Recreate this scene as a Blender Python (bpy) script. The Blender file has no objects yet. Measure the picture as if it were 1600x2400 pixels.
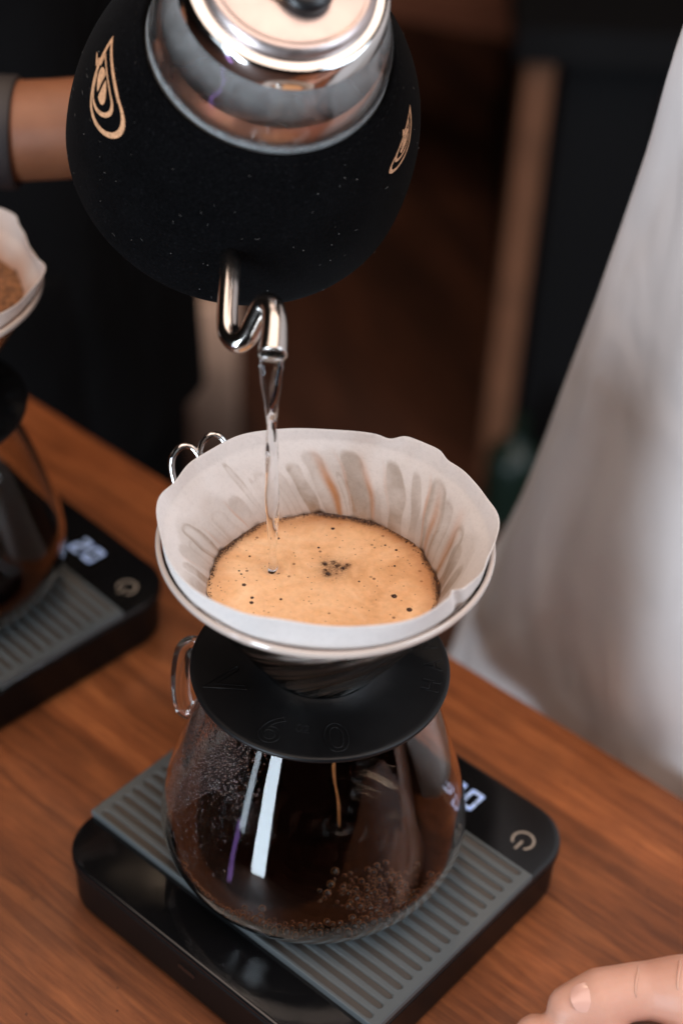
import bpy, bmesh, math, random
import numpy as np
from mathutils import Vector, Matrix
random.seed(7); np.random.seed(7)
S = 0.01                       # everything below is written in centimetres
scn = bpy.context.scene
COL = scn.collection
PI = math.pi
rad = math.radians

# ------------------------------------------------------------------ camera
Fv = Vector((0, .77566286, -.63114746)); Rv = Vector((.99863214, .0330003, .04055647)); Uv = Vector((-.0522862, .63028414, .77460187))
cam = bpy.data.cameras.new('camera'); camo = bpy.data.objects.new('camera', cam); COL.objects.link(camo)
camo.matrix_world = Matrix.Translation(Vector((.48958465, -46.50454183, 55.47831825)) * S) @ Matrix((Rv, Uv, -Fv)).transposed().to_4x4()
cam.sensor_fit = 'VERTICAL'; cam.sensor_height = 36; cam.lens = 61.17
cam.clip_start = .02; cam.clip_end = 30
cam.dof.use_dof = True; cam.dof.focus_distance = .632; cam.dof.aperture_fstop = 4.5; cam.dof.aperture_blades = 9
scn.camera = camo

# ------------------------------------------------------------------ render settings
scn.render.engine = 'CYCLES'
cy = scn.cycles
cy.use_denoising = True; cy.max_bounces = 14; cy.transmission_bounces = 12; cy.transparent_max_bounces = 12
cy.glossy_bounces = 6; cy.diffuse_bounces = 4; cy.sample_clamp_indirect = 4.0; cy.blur_glossy = .6
scn.view_settings.view_transform = 'Standard'; scn.view_settings.look = 'None'
scn.view_settings.exposure = .10; scn.view_settings.gamma = 1

# ------------------------------------------------------------------ light
w = bpy.data.worlds.new('World'); scn.world = w; w.use_nodes = True
w.node_tree.nodes['Background'].inputs[0].default_value = (.55, .42, .36, 1)
w.node_tree.nodes['Background'].inputs[1].default_value = .008

def lamp(name, loc, target, size, power, col, size_y=None, shape='RECTANGLE', spread=None):
    l = bpy.data.lights.new(name, 'AREA'); l.shape = shape; l.size = size * S
    if size_y: l.size_y = size_y * S
    l.energy = power; l.color = col
    if spread: l.spread = rad(spread)
    o = bpy.data.objects.new(name, l); COL.objects.link(o)
    o.location = Vector(loc) * S
    d = (Vector(target) - Vector(loc)).normalized()
    o.rotation_euler = d.to_track_quat('-Z', 'Y').to_euler()
    return o
lamp('tall_window_light', (-118, -172, 8), (0, 0, 4), 36, 46, (.74, .87, 1), 170)
lamp('narrow_window_light', (-158, -128, 12), (0, 0, 4), 16, 5, (.74, .87, 1), 150)
lamp('ceiling_light', (0, -40, 215), (0, 0, 0), 260, 50, (1, .79, .67), 220)
lamp('side_window_light', (170, -70, 110), (0, 10, 10), 110, 26, (.76, .87, 1), 130)
lamp('violet_sign_light', (-118, -86, -56), (-3, -5, 4), 8, .15, (.55, .30, 1), 30)
lamp('pendant_lamp_light', (-21, 112, 150), (-3, -5, 0), 9, 2.2, (1, .72, .5), shape='DISK')
lamp('pendant_lamp_light', (-4, 99, 150), (0, -5, 0), 8, 2.0, (1, .72, .5), shape='DISK')

# ------------------------------------------------------------------ helpers
def tag(o, label=None, cat=None, group=None, kind=None):
    if label: o['label'] = label
    if cat: o['category'] = cat
    if group: o['group'] = group
    if kind: o['kind'] = kind
    return o
def thing(name, loc=(0, 0, 0), rz=0, label=None, cat=None, group=None):
    o = bpy.data.objects.new(name, None); COL.objects.link(o)
    o.location = Vector(loc) * S; o.rotation_euler = (0, 0, rz); o.empty_display_size = .02
    return tag(o, label, cat, group)
def mk(name, V, F, mat=None, parent=None, smooth=True, loc=None):
    me = bpy.data.meshes.new(name)
    V = np.asarray(V, float) * S
    me.from_pydata([tuple(v) for v in V], [], [tuple(int(i) for i in f) for f in F])
    me.validate(); me.update()
    if smooth: me.polygons.foreach_set('use_smooth', [True] * len(me.polygons))
    if mat: me.materials.append(mat)
    o = bpy.data.objects.new(name, me); COL.objects.link(o)
    if parent: o.parent = parent
    if loc: o.location = Vector(loc) * S
    return o
def autosmooth(o, ang=35):
    bm = bmesh.new(); bm.from_mesh(o.data)
    for e in bm.edges:
        if len(e.link_faces) == 2 and e.calc_face_angle(0) > rad(ang): e.smooth = False
    bm.to_mesh(o.data); bm.free(); return o
def join(parts):
    V = []; F = []; n = 0
    for v, f in parts:
        V += [tuple(x) for x in v]; F += [tuple(i + n for i in q) for q in f]; n += len(v)
    return V, F
def lathe(prof, n=96, closed=False):
    V = []; F = []; m = len(prof)
    for r, z in prof:
        for k in range(n):
            a = 2 * PI * k / n; V.append((r * math.cos(a), r * math.sin(a), z))
    rng = m if closed else m - 1
    for i in range(rng):
        j = (i + 1) % m
        for k in range(n):
            l = (k + 1) % n; F.append((i * n + k, i * n + l, j * n + l, j * n + k))
    return V, F
def smooth_prof(pts, sub=6):
    """Catmull-Rom through profile points"""
    P = [np.array(p, float) for p in pts]; P = [2 * P[0] - P[1]] + P + [2 * P[-1] - P[-2]]
    out = []
    for i in range(1, len(P) - 2):
        for s in range(sub):
            t = s / sub; a, b, c, d = P[i - 1:i + 3]
            out.append(.5 * ((2 * b) + (-a + c) * t + (2 * a - 5 * b + 4 * c - d) * t * t + (-a + 3 * b - 3 * c + d) * t ** 3))
    out.append(P[-2]); return [tuple(float(q) for q in x) for x in out]
def tube(pts, radii, n=16, cap=True, flat=None):
    P = [Vector(p) for p in pts]; V = []; F = []
    t = (P[1] - P[0]).normalized(); u = t.orthogonal().normalized()
    for i, p in enumerate(P):
        t2 = ((P[min(i + 1, len(P) - 1)] - P[max(i - 1, 0)])).normalized()
        u = (u - t2 * u.dot(t2)).normalized(); v = t2.cross(u)
        r = radii[i] if hasattr(radii, '__len__') else radii
        ru, rv = (r, r) if not hasattr(r, '__len__') else r
        for k in range(n):
            a = 2 * PI * k / n; V.append(tuple(p + u * ru * math.cos(a) + v * rv * math.sin(a)))
    for i in range(len(P) - 1):
        for k in range(n):
            l = (k + 1) % n; F.append((i * n + k, i * n + l, (i + 1) * n + l, (i + 1) * n + k))
    if cap:
        F.append(tuple(range(n))[::-1]); F.append(tuple(range((len(P) - 1) * n, len(P) * n)))
    return V, F
def box(x0, x1, y0, y1, z0, z1):
    V = [(x, y, z) for z in (z0, z1) for y in (y0, y1) for x in (x0, x1)]
    return V, [(0, 2, 3, 1), (4, 5, 7, 6), (0, 1, 5, 4), (2, 6, 7, 3), (0, 4, 6, 2), (1, 3, 7, 5)]
def rrect(x0, x1, y0, y1, r, n=8):
    out = []
    for cx, cy_, a0 in ((x1 - r, y1 - r, 0), (x0 + r, y1 - r, 90), (x0 + r, y0 + r, 180), (x1 - r, y0 + r, 270)):
        for k in range(n + 1):
            a = rad(a0 + 90 * k / n); out.append((cx + r * math.cos(a), cy_ + r * math.sin(a)))
    return out
def stack(loops):
    """closed skin over a list of loops [(list of xy), z]; top and bottom capped"""
    V = []; F = []; n = len(loops[0][0])
    for L, z in loops: V += [(x, y, z) for x, y in L]
    for i in range(len(loops) - 1):
        for k in range(n):
            l = (k + 1) % n; F.append((i * n + k, i * n + l, (i + 1) * n + l, (i + 1) * n + k))
    F.append(tuple(range(n))[::-1]); F.append(tuple(range((len(loops) - 1) * n, len(loops) * n)))
    return V, F
_ico = None
def ico(c, r, squash=1, sub=1):
    bm = bmesh.new(); bmesh.ops.create_icosphere(bm, subdivisions=sub, radius=1)
    V = [(c[0] + v.co.x * r, c[1] + v.co.y * r, c[2] + v.co.z * r * squash) for v in bm.verts]
    F = [tuple(v.index for v in f.verts) for f in bm.faces]; bm.free(); return V, F

# ------------------------------------------------------------------ materials
def mat(name):
    m = bpy.data.materials.new(name); m.use_nodes = True
    nt = m.node_tree; b = nt.nodes['Principled BSDF']; return m, nt, b, nt.nodes['Material Output']
def N(nt, typ, **kw):
    n = nt.nodes.new(typ)
    for k, v in kw.items():
        if k.startswith('i_'):
            key = k[2:]; key = int(key) if key.isdigit() else key
            n.inputs[key].default_value = v
        else: setattr(n, k, v)
    return n
def coords(nt, scale=(1, 1, 1), rot=(0, 0, 0)):
    t = N(nt, 'ShaderNodeTexCoord'); m = N(nt, 'ShaderNodeMapping'); m.inputs['Scale'].default_value = scale; m.inputs['Rotation'].default_value = rot
    nt.links.new(t.outputs['Object'], m.inputs['Vector']); return m.outputs[0]
def noise(nt, vec, scale, detail=4, rough=.55, dist=0):
    n = N(nt, 'ShaderNodeTexNoise'); n.inputs['Scale'].default_value = scale; n.inputs['Detail'].default_value = detail
    n.inputs['Roughness'].default_value = rough; n.inputs['Distortion'].default_value = dist
    nt.links.new(vec, n.inputs['Vector']); return n.outputs[0]
def ramp(nt, fac, stops, interp='LINEAR'):
    r = N(nt, 'ShaderNodeValToRGB'); r.color_ramp.interpolation = interp
    els = r.color_ramp.elements
    while len(els) < len(stops): els.new(.5)
    for e, (p, c) in zip(els, stops):
        e.position = p; e.color = (*c, 1) if hasattr(c, '__len__') else (c, c, c, 1)
    nt.links.new(fac, r.inputs[0]); return r.outputs[0]
def mix(nt, fac, a, b, mode='MIX'):
    m = N(nt, 'ShaderNodeMix', data_type='RGBA', blend_type=mode)
    for s, v in ((m.inputs[0], fac), (m.inputs[6], a), (m.inputs[7], b)):
        if isinstance(v, bpy.types.NodeSocket): nt.links.new(v, s)
        else: s.default_value = v if not isinstance(v, tuple) else (*v, 1)[:4]
    return m.outputs[2]
def math_(nt, op, a, b=0):
    m = N(nt, 'ShaderNodeMath', operation=op)
    for s, v in ((m.inputs[0], a), (m.inputs[1], b)):
        if isinstance(v, bpy.types.NodeSocket): nt.links.new(v, s)
        else: s.default_value = v
    return m.outputs[0]
def bump(nt, h, strength, dist, b=None, inp='Normal'):
    n = N(nt, 'ShaderNodeBump'); n.inputs['Strength'].default_value = strength; n.inputs['Distance'].default_value = dist
    nt.links.new(h, n.inputs['Height'])
    if b: nt.links.new(n.outputs[0], b.inputs[inp])
    return n.outputs[0]
def simple(name, col, rough=.5, metal=0, spec=.5, coat=0, nscale=None, nvar=.25, bstr=0, bdist=.0002):
    m, nt, b, o = mat(name)
    b.inputs['Base Color'].default_value = (*col, 1); b.inputs['Roughness'].default_value = rough
    b.inputs['Metallic'].default_value = metal; b.inputs['Specular IOR Level'].default_value = spec
    b.inputs['Coat Weight'].default_value = coat
    if nscale:
        v = coords(nt); n = noise(nt, v, nscale)
        c = ramp(nt, n, [(.3, tuple(x * (1 - nvar) for x in col)), (.7, tuple(x * (1 + nvar) for x in col))])
        nt.links.new(c, b.inputs['Base Color'])
        r = ramp(nt, noise(nt, v, nscale * .4), [(.3, max(rough - .08, 0)), (.7, rough + .1)])
        nt.links.new(r, b.inputs['Roughness'])
        if bstr: bump(nt, n, bstr, bdist, b)
    return m

psi = rad(39.383)                       # the scale, the mat and the table grain share this turn
# wood
def wood_mat(name, light, mid, dark, rot, rough=.42):
    m, nt, b, o = mat(name)
    v = coords(nt, rot=(0, 0, rot))
    sx = N(nt, 'ShaderNodeSeparateXYZ'); nt.links.new(v, sx.inputs[0])
    g = N(nt, 'ShaderNodeMapping'); g.inputs['Scale'].default_value = (7, 110, 60); nt.links.new(v, g.inputs[0])
    n1 = noise(nt, g.outputs[0], 1.6, 6, .65, .6)
    g2 = N(nt, 'ShaderNodeMapping'); g2.inputs['Scale'].default_value = (22, 620, 60); nt.links.new(v, g2.inputs[0])
    n2 = noise(nt, g2.outputs[0], 2.2, 5, .7)
    g3 = N(nt, 'ShaderNodeMapping'); g3.inputs['Scale'].default_value = (3.2, 16, 5); nt.links.new(v, g3.inputs[0])
    n3 = noise(nt, g3.outputs[0], 1.5, 3, .5, .8)
    g4 = N(nt, 'ShaderNodeMapping'); g4.inputs['Scale'].default_value = (60, 60, 60); nt.links.new(v, g4.inputs[0])
    n4 = noise(nt, g4.outputs[0], 1, 3, .6)
    c = ramp(nt, n1, [(.25, dark), (.5, mid), (.75, light)])
    f = ramp(nt, n2, [(.35, .45), (.62, 1.0)])
    c = mix(nt, .75, c, f, 'MULTIPLY')
    big = ramp(nt, n3, [(.30, .55), (.64, 1.12)])
    c = mix(nt, .8, c, big, 'MULTIPLY')
    # staves glued side by side, each of a slightly different tone
    st = math_(nt, 'FLOOR', math_(nt, 'MULTIPLY', math_(nt, 'ADD', sx.outputs[1], .004), 1 / .058))
    wn = N(nt, 'ShaderNodeTexWhiteNoise', noise_dimensions='1D'); nt.links.new(st, wn.inputs['W'])
    c = mix(nt, .9, c, ramp(nt, wn.outputs[0], [(0, .62), (1, 1.15)]), 'MULTIPLY')
    c = mix(nt, .25, c, ramp(nt, n4, [(.35, .55), (.6, 1)]), 'MULTIPLY')
    nt.links.new(c, b.inputs['Base Color'])
    nt.links.new(ramp(nt, n2, [(.3, rough + .14), (.7, rough)]), b.inputs['Roughness'])
    bump(nt, n2, .35, .0004, b)
    b.inputs['Specular IOR Level'].default_value = .35
    return m
M_wood = wood_mat('oiled_wood', (.56, .185, .058), (.36, .108, .033), (.16, .045, .014), psi)
M_floor = wood_mat('dark_floor', (.15, .052, .024), (.095, .034, .017), (.035, .014, .008), psi + .5, .6)
M_post = simple('brown_paint', (.18, .075, .036), .6, nscale=14)
M_black = simple('black_laminate', (.004, .004, .0045), .6, spec=.2)
M_darkwood = simple('dark_wood', (.04, .016, .009), .6, nscale=9)
M_wall = simple('dark_wall', (.008, .005, .004), .9, nscale=3)

M_gloss = simple('black_gloss_plastic', (.0045, .0045, .005), .07, spec=.55, nscale=40, nvar=.1)
M_side = simple('black_satin_plastic', (.003, .003, .003), .42, spec=.12)
def mat_mat(name):
    m, nt, b, o = mat(name)
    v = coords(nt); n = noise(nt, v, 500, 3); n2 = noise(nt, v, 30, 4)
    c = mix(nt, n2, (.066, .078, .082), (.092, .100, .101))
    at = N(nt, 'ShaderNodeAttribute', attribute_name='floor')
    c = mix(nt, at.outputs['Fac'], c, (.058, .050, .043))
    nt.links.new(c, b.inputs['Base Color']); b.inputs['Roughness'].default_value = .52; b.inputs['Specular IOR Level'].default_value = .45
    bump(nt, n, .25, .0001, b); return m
M_mat = mat_mat('grey_silicone')
def emit(name, col, st):
    m, nt, b, o = mat(name); b.inputs['Emission Color'].default_value = (*col, 1); b.inputs['Emission Strength'].default_value = st
    b.inputs['Base Color'].default_value = (*col, 1); b.inputs['Roughness'].default_value = .4
    return m
M_led = emit('white_led', (.50, .66, 1), .2)
M_print = simple('pale_print', (.30, .25, .20), .5)
def glass(name, col=(1, 1, 1), rough=0, ior=1.47):
    m, nt, b, o = mat(name); nt.nodes.remove(b)
    g = N(nt, 'ShaderNodeBsdfGlass'); g.inputs['Color'].default_value = (*col, 1); g.inputs['Roughness'].default_value = rough; g.inputs['IOR'].default_value = ior
    v = coords(nt); nt.links.new(bump(nt, noise(nt, v, 70, 3), .06, .0008), g.inputs['Normal'])
    nt.links.new(g.outputs[0], o.inputs[0]); return m
M_glass = glass('clear_glass', (.985, .985, .98), ior=1.38)
M_cone = glass('dripper_glass', (.97, .97, .96), ior=1.30)
M_water = glass('water', (.98, .99, 1), ior=1.33)
def fog_glass(name):
    """glass with breath and dried water marks: patches scatter light"""
    m, nt, b, o = mat(name); nt.nodes.remove(b)
    g = N(nt, 'ShaderNodeBsdfGlass'); g.inputs['Color'].default_value = (.97, .97, .97, 1); g.inputs['Roughness'].default_value = .02
    d = N(nt, 'ShaderNodeBsdfDiffuse'); d.inputs['Color'].default_value = (.55, .56, .56, 1)
    v = coords(nt); n = noise(nt, v, 26, 6, .7, .8); n2 = noise(nt, v, 190, 4, .7)
    sx = N(nt, 'ShaderNodeSeparateXYZ'); tc = N(nt, 'ShaderNodeTexCoord'); nt.links.new(tc.outputs['Object'], sx.inputs[0])
    hgt = N(nt, 'ShaderNodeMapRange'); nt.links.new(math_(nt, 'ADD', sx.outputs[2], math_(nt, 'MULTIPLY', n, .006)), hgt.inputs[0])
    hgt.inputs[1].default_value = .066 + .003; hgt.inputs[2].default_value = .066 + .030 + .003
    band = ramp(nt, hgt.outputs[0], [(.0, .60), (.09, .40), (.15, .02), (.45, .02), (.70, .22), (1, .40)])
    f = math_(nt, 'MULTIPLY', band, ramp(nt, n2, [(.3, .55), (.6, 1)]))
    mx = N(nt, 'ShaderNodeMixShader'); nt.links.new(f, mx.inputs[0]); nt.links.new(g.outputs[0], mx.inputs[1]); nt.links.new(d.outputs[0], mx.inputs[2])
    nt.links.new(mx.outputs[0], o.inputs[0]); return m
M_fog = fog_glass('fogged_glass')
def metal(name, col, rough, brush=None):
    m, nt, b, o = mat(name); b.inputs['Base Color'].default_value = (*col, 1); b.inputs['Metallic'].default_value = 1
    b.inputs['Roughness'].default_value = rough
    v = coords(nt); n = noise(nt, v, 60, 5, .6)
    nt.links.new(ramp(nt, n, [(.3, rough * .7), (.7, rough * 1.4)]), b.inputs['Roughness'])
    nt.links.new(mix(nt, n, tuple(c * .85 for c in col), col), b.inputs['Base Color'])
    return m
M_steel = metal('polished_steel', (.72, .70, .68), .10)
M_brushed = metal('brushed_steel', (.58, .495, .475), .34)
M_chrome = metal('chrome_wire', (.80, .78, .76), .06)
M_spout = metal('stained_steel', (.62, .57, .53), .16)
def felt():
    m, nt, b, o = mat('black_felt')
    v = coords(nt); n = noise(nt, v, 900, 4, .7); n2 = noise(nt, v, 60, 4); n3 = noise(nt, v, 650, 5, .7, 1.5)
    c = ramp(nt, n, [(.3, (.0010, .0010, .0012)), (.62, (.0030, .0031, .0036)), (.80, (.016, .016, .018))])
    c = mix(nt, .6, c, ramp(nt, n2, [(.3, .6), (.7, 1.4)]), 'MULTIPLY')
    nt.links.new(c, b.inputs['Base Color']); b.inputs['Roughness'].default_value = 1; b.inputs['Specular IOR Level'].default_value = .03
    b.inputs['Sheen Weight'].default_value = .02; b.inputs['Sheen Roughness'].default_value = .4; b.inputs['Sheen Tint'].default_value = (.8, .8, .8, 1)
    bump(nt, n3, .5, .0005, b); return m
M_felt = felt()
M_copper = simple('copper_print', (.60, .33, .18), .5, nscale=900, nvar=.35)
M_disc = simple('matt_black_plastic', (.0042, .0042, .0046), .42, spec=.28, nscale=60, nvar=.2)
def paper():
    m, nt, b, o = mat('filter_paper'); nt.nodes.remove(b)
    v = coords(nt); n = noise(nt, v, 700, 5, .7, .6); n2 = noise(nt, v, 120, 4, .6)
    st = N(nt, 'ShaderNodeVertexColor', layer_name='stain')
    sp = N(nt, 'ShaderNodeSeparateColor'); nt.links.new(st.outputs[0], sp.inputs[0])
    c = mix(nt, ramp(nt, n2, [(.3, .3), (.7, .7)]), (.83, .785, .755), (.89, .86, .84))
    n4 = noise(nt, v, 60, 4, .6, .6)
    wet = math_(nt, 'MULTIPLY', math_(nt, 'MULTIPLY', sp.outputs[0], ramp(nt, n2, [(.3, .75), (.6, 1.1)])), ramp(nt, n4, [(.32, .35), (.55, 1.15)]))
    c = mix(nt, wet, c, (.43, .345, .275))
    c = mix(nt, sp.outputs[1], c, (.60, .25, .08))
    c = mix(nt, sp.outputs[2], c, (.045, .018, .008))
    d = N(nt, 'ShaderNodeBsdfDiffuse'); t = N(nt, 'ShaderNodeBsdfTranslucent')
    nt.links.new(c, d.inputs[0]); nt.links.new(c, t.inputs[0])
    c = mix(nt, .35, c, ramp(nt, n, [(.34, .72), (.52, 1.0)]), 'MULTIPLY'); nt.links.new(c, d.inputs[0])
    bn = bump(nt, n, .45, .0004); nt.links.new(bn, d.inputs['Normal'])
    mx = N(nt, 'ShaderNodeMixShader'); mx.inputs[0].default_value = .35
    nt.links.new(d.outputs[0], mx.inputs[1]); nt.links.new(t.outputs[0], mx.inputs[2]); nt.links.new(mx.outputs[0], o.inputs[0]); return m
M_paper = paper()
def foam():
    m, nt, b, o = mat('coffee_foam')
    v = coords(nt); sx = N(nt, 'ShaderNodeSeparateXYZ'); nt.links.new(v, sx.inputs[0])
    n = noise(nt, v, 42, 6, .62, 1.2); n2 = noise(nt, v, 420, 4, .7); n3 = noise(nt, v, 1500, 3, .7)
    c = ramp(nt, n, [(.26, (.64, .34, .155)), (.48, (.80, .47, .245)), (.74, (.90, .60, .36))])
    c = mix(nt, .35, c, ramp(nt, n2, [(.3, .72), (.6, 1.08)]), 'MULTIPLY')
    # small ground specks in two sizes
    for sc, lo, hi, am in ((230, .10, .17, .75), (520, .12, .22, .55)):
        vo = N(nt, 'ShaderNodeTexVoronoi'); vo.inputs['Scale'].default_value = sc; nt.links.new(v, vo.inputs['Vector'])
        vo.inputs['Randomness'].default_value = 1
        wn = N(nt, 'ShaderNodeTexWhiteNoise'); nt.links.new(vo.outputs['Position'], wn.inputs['Vector'])
        keep = ramp(nt, wn.outputs[0], [(.70, 0.0), (.80, 1.0)])
        sm = ramp(nt, vo.outputs['Distance'], [(lo, 1.0), (hi, 0.0)])
        c = mix(nt, math_(nt, 'MULTIPLY', math_(nt, 'MULTIPLY', keep, sm), am), c, (.13, .045, .016))
    # the ring of grounds left where foam meets paper, and the dark patch in the middle
    at = N(nt, 'ShaderNodeVertexColor', layer_name='grounds'); sp = N(nt, 'ShaderNodeSeparateColor'); nt.links.new(at.outputs[0], sp.inputs[0])
    f = math_(nt, 'MULTIPLY', sp.outputs[0], ramp(nt, n3, [(.34, .45), (.56, 1.25)]))
    c = mix(nt, sp.outputs[1], c, (.42, .17, .055))
    c = mix(nt, f, c, (.050, .018, .008))
    nt.links.new(c, b.inputs['Base Color']); b.inputs['Roughness'].default_value = .38; b.inputs['Specular IOR Level'].default_value = .35
    b.inputs['Subsurface Weight'].default_value = .15; b.inputs['Subsurface Radius'].default_value = (.003, .0015, .0006); b.inputs['Subsurface Scale'].default_value = 1
    bump(nt, mix(nt, .45, n2, n), .3, .0012, b); return m
M_foam = foam()
def liquid(name, col, rough=.03):
    m, nt, b, o = mat(name); b.inputs['Base Color'].default_value = (*col, 1); b.inputs['Roughness'].default_value = rough
    b.inputs['IOR'].default_value = 1.34; b.inputs['Specular IOR Level'].default_value = .5
    v = coords(nt); n = noise(nt, v, 40, 3); nt.links.new(mix(nt, n, tuple(c * .5 for c in col), col), b.inputs['Base Color']); return m
M_coffee = liquid('black_coffee', (.006, .0018, .0009))
def bubble_mat():
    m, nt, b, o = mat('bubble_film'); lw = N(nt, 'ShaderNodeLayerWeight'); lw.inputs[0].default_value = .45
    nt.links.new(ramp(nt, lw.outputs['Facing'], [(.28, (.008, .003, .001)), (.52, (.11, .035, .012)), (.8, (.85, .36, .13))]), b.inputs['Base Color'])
    b.inputs['Roughness'].default_value = .22; b.inputs['Specular IOR Level'].default_value = .3; return m
M_bubble = bubble_mat()
M_drip = simple('coffee_drip', (.36, .13, .04), .12, coat=.5)
M_bubbledark = simple('dark_bubble', (.045, .016, .007), .3)
M_grounds = simple('coffee_grounds', (.20, .085, .032), .75, nscale=500, nvar=.7, bstr=1, bdist=.002)
def skin_mat(name, c1, c2):
    m, nt, b, o = mat(name); v = coords(nt)
    n = noise(nt, v, 45, 4); n2 = noise(nt, v, 700, 4)
    nt.links.new(mix(nt, n, c1, c2), b.inputs['Base Color']); b.inputs['Roughness'].default_value = .5
    b.inputs['Subsurface Weight'].default_value = .25; b.inputs['Subsurface Radius'].default_value = (.008, .003, .0015); b.inputs['Subsurface Scale'].default_value = .6
    bump(nt, n2, .3, .0003, b); return m
M_skin = skin_mat('skin', (.50, .24, .165), (.62, .36, .27))
M_skin2 = skin_mat('skin_tan', (.15, .055, .026), (.32, .13, .062))
M_nail = simple('nail', (.62, .36, .29), .22)
def cloth(name, c, var=.1, rough=.9):
    m, nt, b, o = mat(name); v = coords(nt); n = noise(nt, v, 14, 5, .6, .8); n2 = noise(nt, v, 900, 2)
    nt.links.new(mix(nt, n, tuple(x * (1 - var) for x in c), c), b.inputs['Base Color']); b.inputs['Roughness'].default_value = rough
    b.inputs['Specular IOR Level'].default_value = .15; n3 = N(nt, 'ShaderNodeMapping'); n3.inputs['Scale'].default_value = (16, 16, 8); n3.inputs['Rotation'].default_value = (0, .5, 0); nt.links.new(v, n3.inputs[0])
    bump(nt, noise(nt, n3.outputs[0], 1.2, 2, .5, .5), .6, .012, b); return m
M_shirt = cloth('pale_shirt_cotton', (.71, .665, .65), .12)
M_trouser = cloth('beige_trouser_cotton', (.66, .54, .46), .3)
M_blackcloth = cloth('black_cotton', (.003, .003, .0035), .2)

# ------------------------------------------------------------------ the setting
ZT = -3.2
A = Vector((math.cos(psi), -math.sin(psi), 0)); B = Vector((math.sin(psi), math.cos(psi), 0))
V, F = box(-600, 600, -300, 700, -79, -78)
tag(mk('floor', V, F, M_floor, smooth=False), kind='structure')
V, F = box(-600, 600, 420, 424, -78, 260)
tag(mk('back_wall', V, F, M_wall, smooth=False), kind='structure')

# wooden counter: top and legs, in the frame of the grain (x along A, y along B)
tb = thing('wooden_table', (0, 0, ZT), -psi, 'orange brown wooden table carrying both scales', 'table')
def table_top():
    L = []
    x0, x1, y0, y1 = -75, 95, -15.5, 15.6
    for ins, z in ((.35, -3.8), (0, -3.5), (0, -.35), (.12, -.1), (.35, 0)):
        L.append((rrect(x0 + ins, x1 - ins, y0 + ins, y1 - ins, .6, 3), z))
    return stack(L)
V, F = table_top(); o = mk('table_top', V, F, None, tb); autosmooth(o, 25)
# object space of this part is already turned to the grain, so its wood is not turned again
M_wood_t = wood_mat('oiled_wood_top', (.56, .185, .058), (.36, .108, .033), (.16, .045, .014), 0)
o.data.materials.append(M_wood_t)
for x in (-68, 88):
    for y in (-11, 9):
        V, F = box(x - 3, x + 3, y - 3, y + 3, -74.8, -3.8); mk('leg', V, F, M_darkwood, tb, False)

# cabinet behind: black carcass, brown upright, brown doors
cb = thing('cabinet', (34, 150, -78), 0, 'tall black cabinet with a brown upright and dark doors in the background', 'cabinet')
V, F = box(-12.2, 60, -22, 60, 0, 56); mk('carcass', V, F, M_black, cb, False)
V, F = box(-18, 70, -26, 64, 56.2, 60); mk('top_panel', V, F, M_black, cb, False)
V, F = box(-16.6, -13.5, -24, -19, 0, 56); mk('upright', V, F, M_post, cb, False)
V, F = box(-1, 9, -23, -22.2, 4, 52); mk('door', V, F, M_darkwood, cb, False)
V, F = box(10, 22, -23, -22.2, 4, 52); mk('door', V, F, M_darkwood, cb, False)
mk('amber_glow_part', *tube([(17, -25, 36), (17, -26.2, 37), (17, -26.2, 42), (17, -25, 43)], 1.2, 10), simple('amber_glow_orange', (.75, .26, .07), .35, metal=.6), cb)  # orange part invented on the door, standing in for a blurred amber glow
gb = thing('green_bottle', (20.8, 119, -78), 0, 'small dark green bottle on the floor beside the brown upright', 'bottle')
V, F = lathe(smooth_prof([(.01, 0), (3.2, 0), (3.4, .6), (3.4, 8), (2.6, 10), (1.1, 11.5), (1.0, 14), (1.2, 14.2), (.01, 14.3)], 4), 32); mk('glass', V, F, simple('green_glass', (.002, .012, .007), .4), gb)
# short pale post standing on the floor, seen between spout and filter
st = thing('floor_post', (-16.6, 130, -78), .1, 'short pale wooden post on the floor, blurred behind the kettle spout', 'post')
V, F = stack([(rrect(-2.8, 3.6, -3, 3, .8, 3), 1.2), (rrect(-2.6, 3.4, -2.8, 2.8, .8, 3), 21), (rrect(-2.6, 2.6, -2.2, 2.2, .8, 3), 22)])
mk('shaft', V, F, simple('pale_wood', (.62, .42, .31), .6, nscale=12), st)
V, F = stack([(rrect(-6, 6, -6, 6, 1, 3), 0), (rrect(-6, 6, -6, 6, 1, 3), 1.2)]); mk('base_plate', V, F, M_darkwood, st, False)
# brown bench whose seat shows at the top edge
rl = thing('bench', (14, 182, -78), -.33, 'brown wooden bench seat blurred at the top, left of the cabinet', 'bench')
V, F = box(-22, 12, 0, 18, 34, 38); mk('seat', V, F, simple('bench_wood', (.20, .085, .055), .6, nscale=5), rl, False)
for x in (-19, 9):
    for y in (3, 15):
        V, F = box(x - 1.5, x + 1.5, y - 1.5, y + 1.5, 0, 33.8); mk('leg', V, F, M_darkwood, rl, False)

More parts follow.
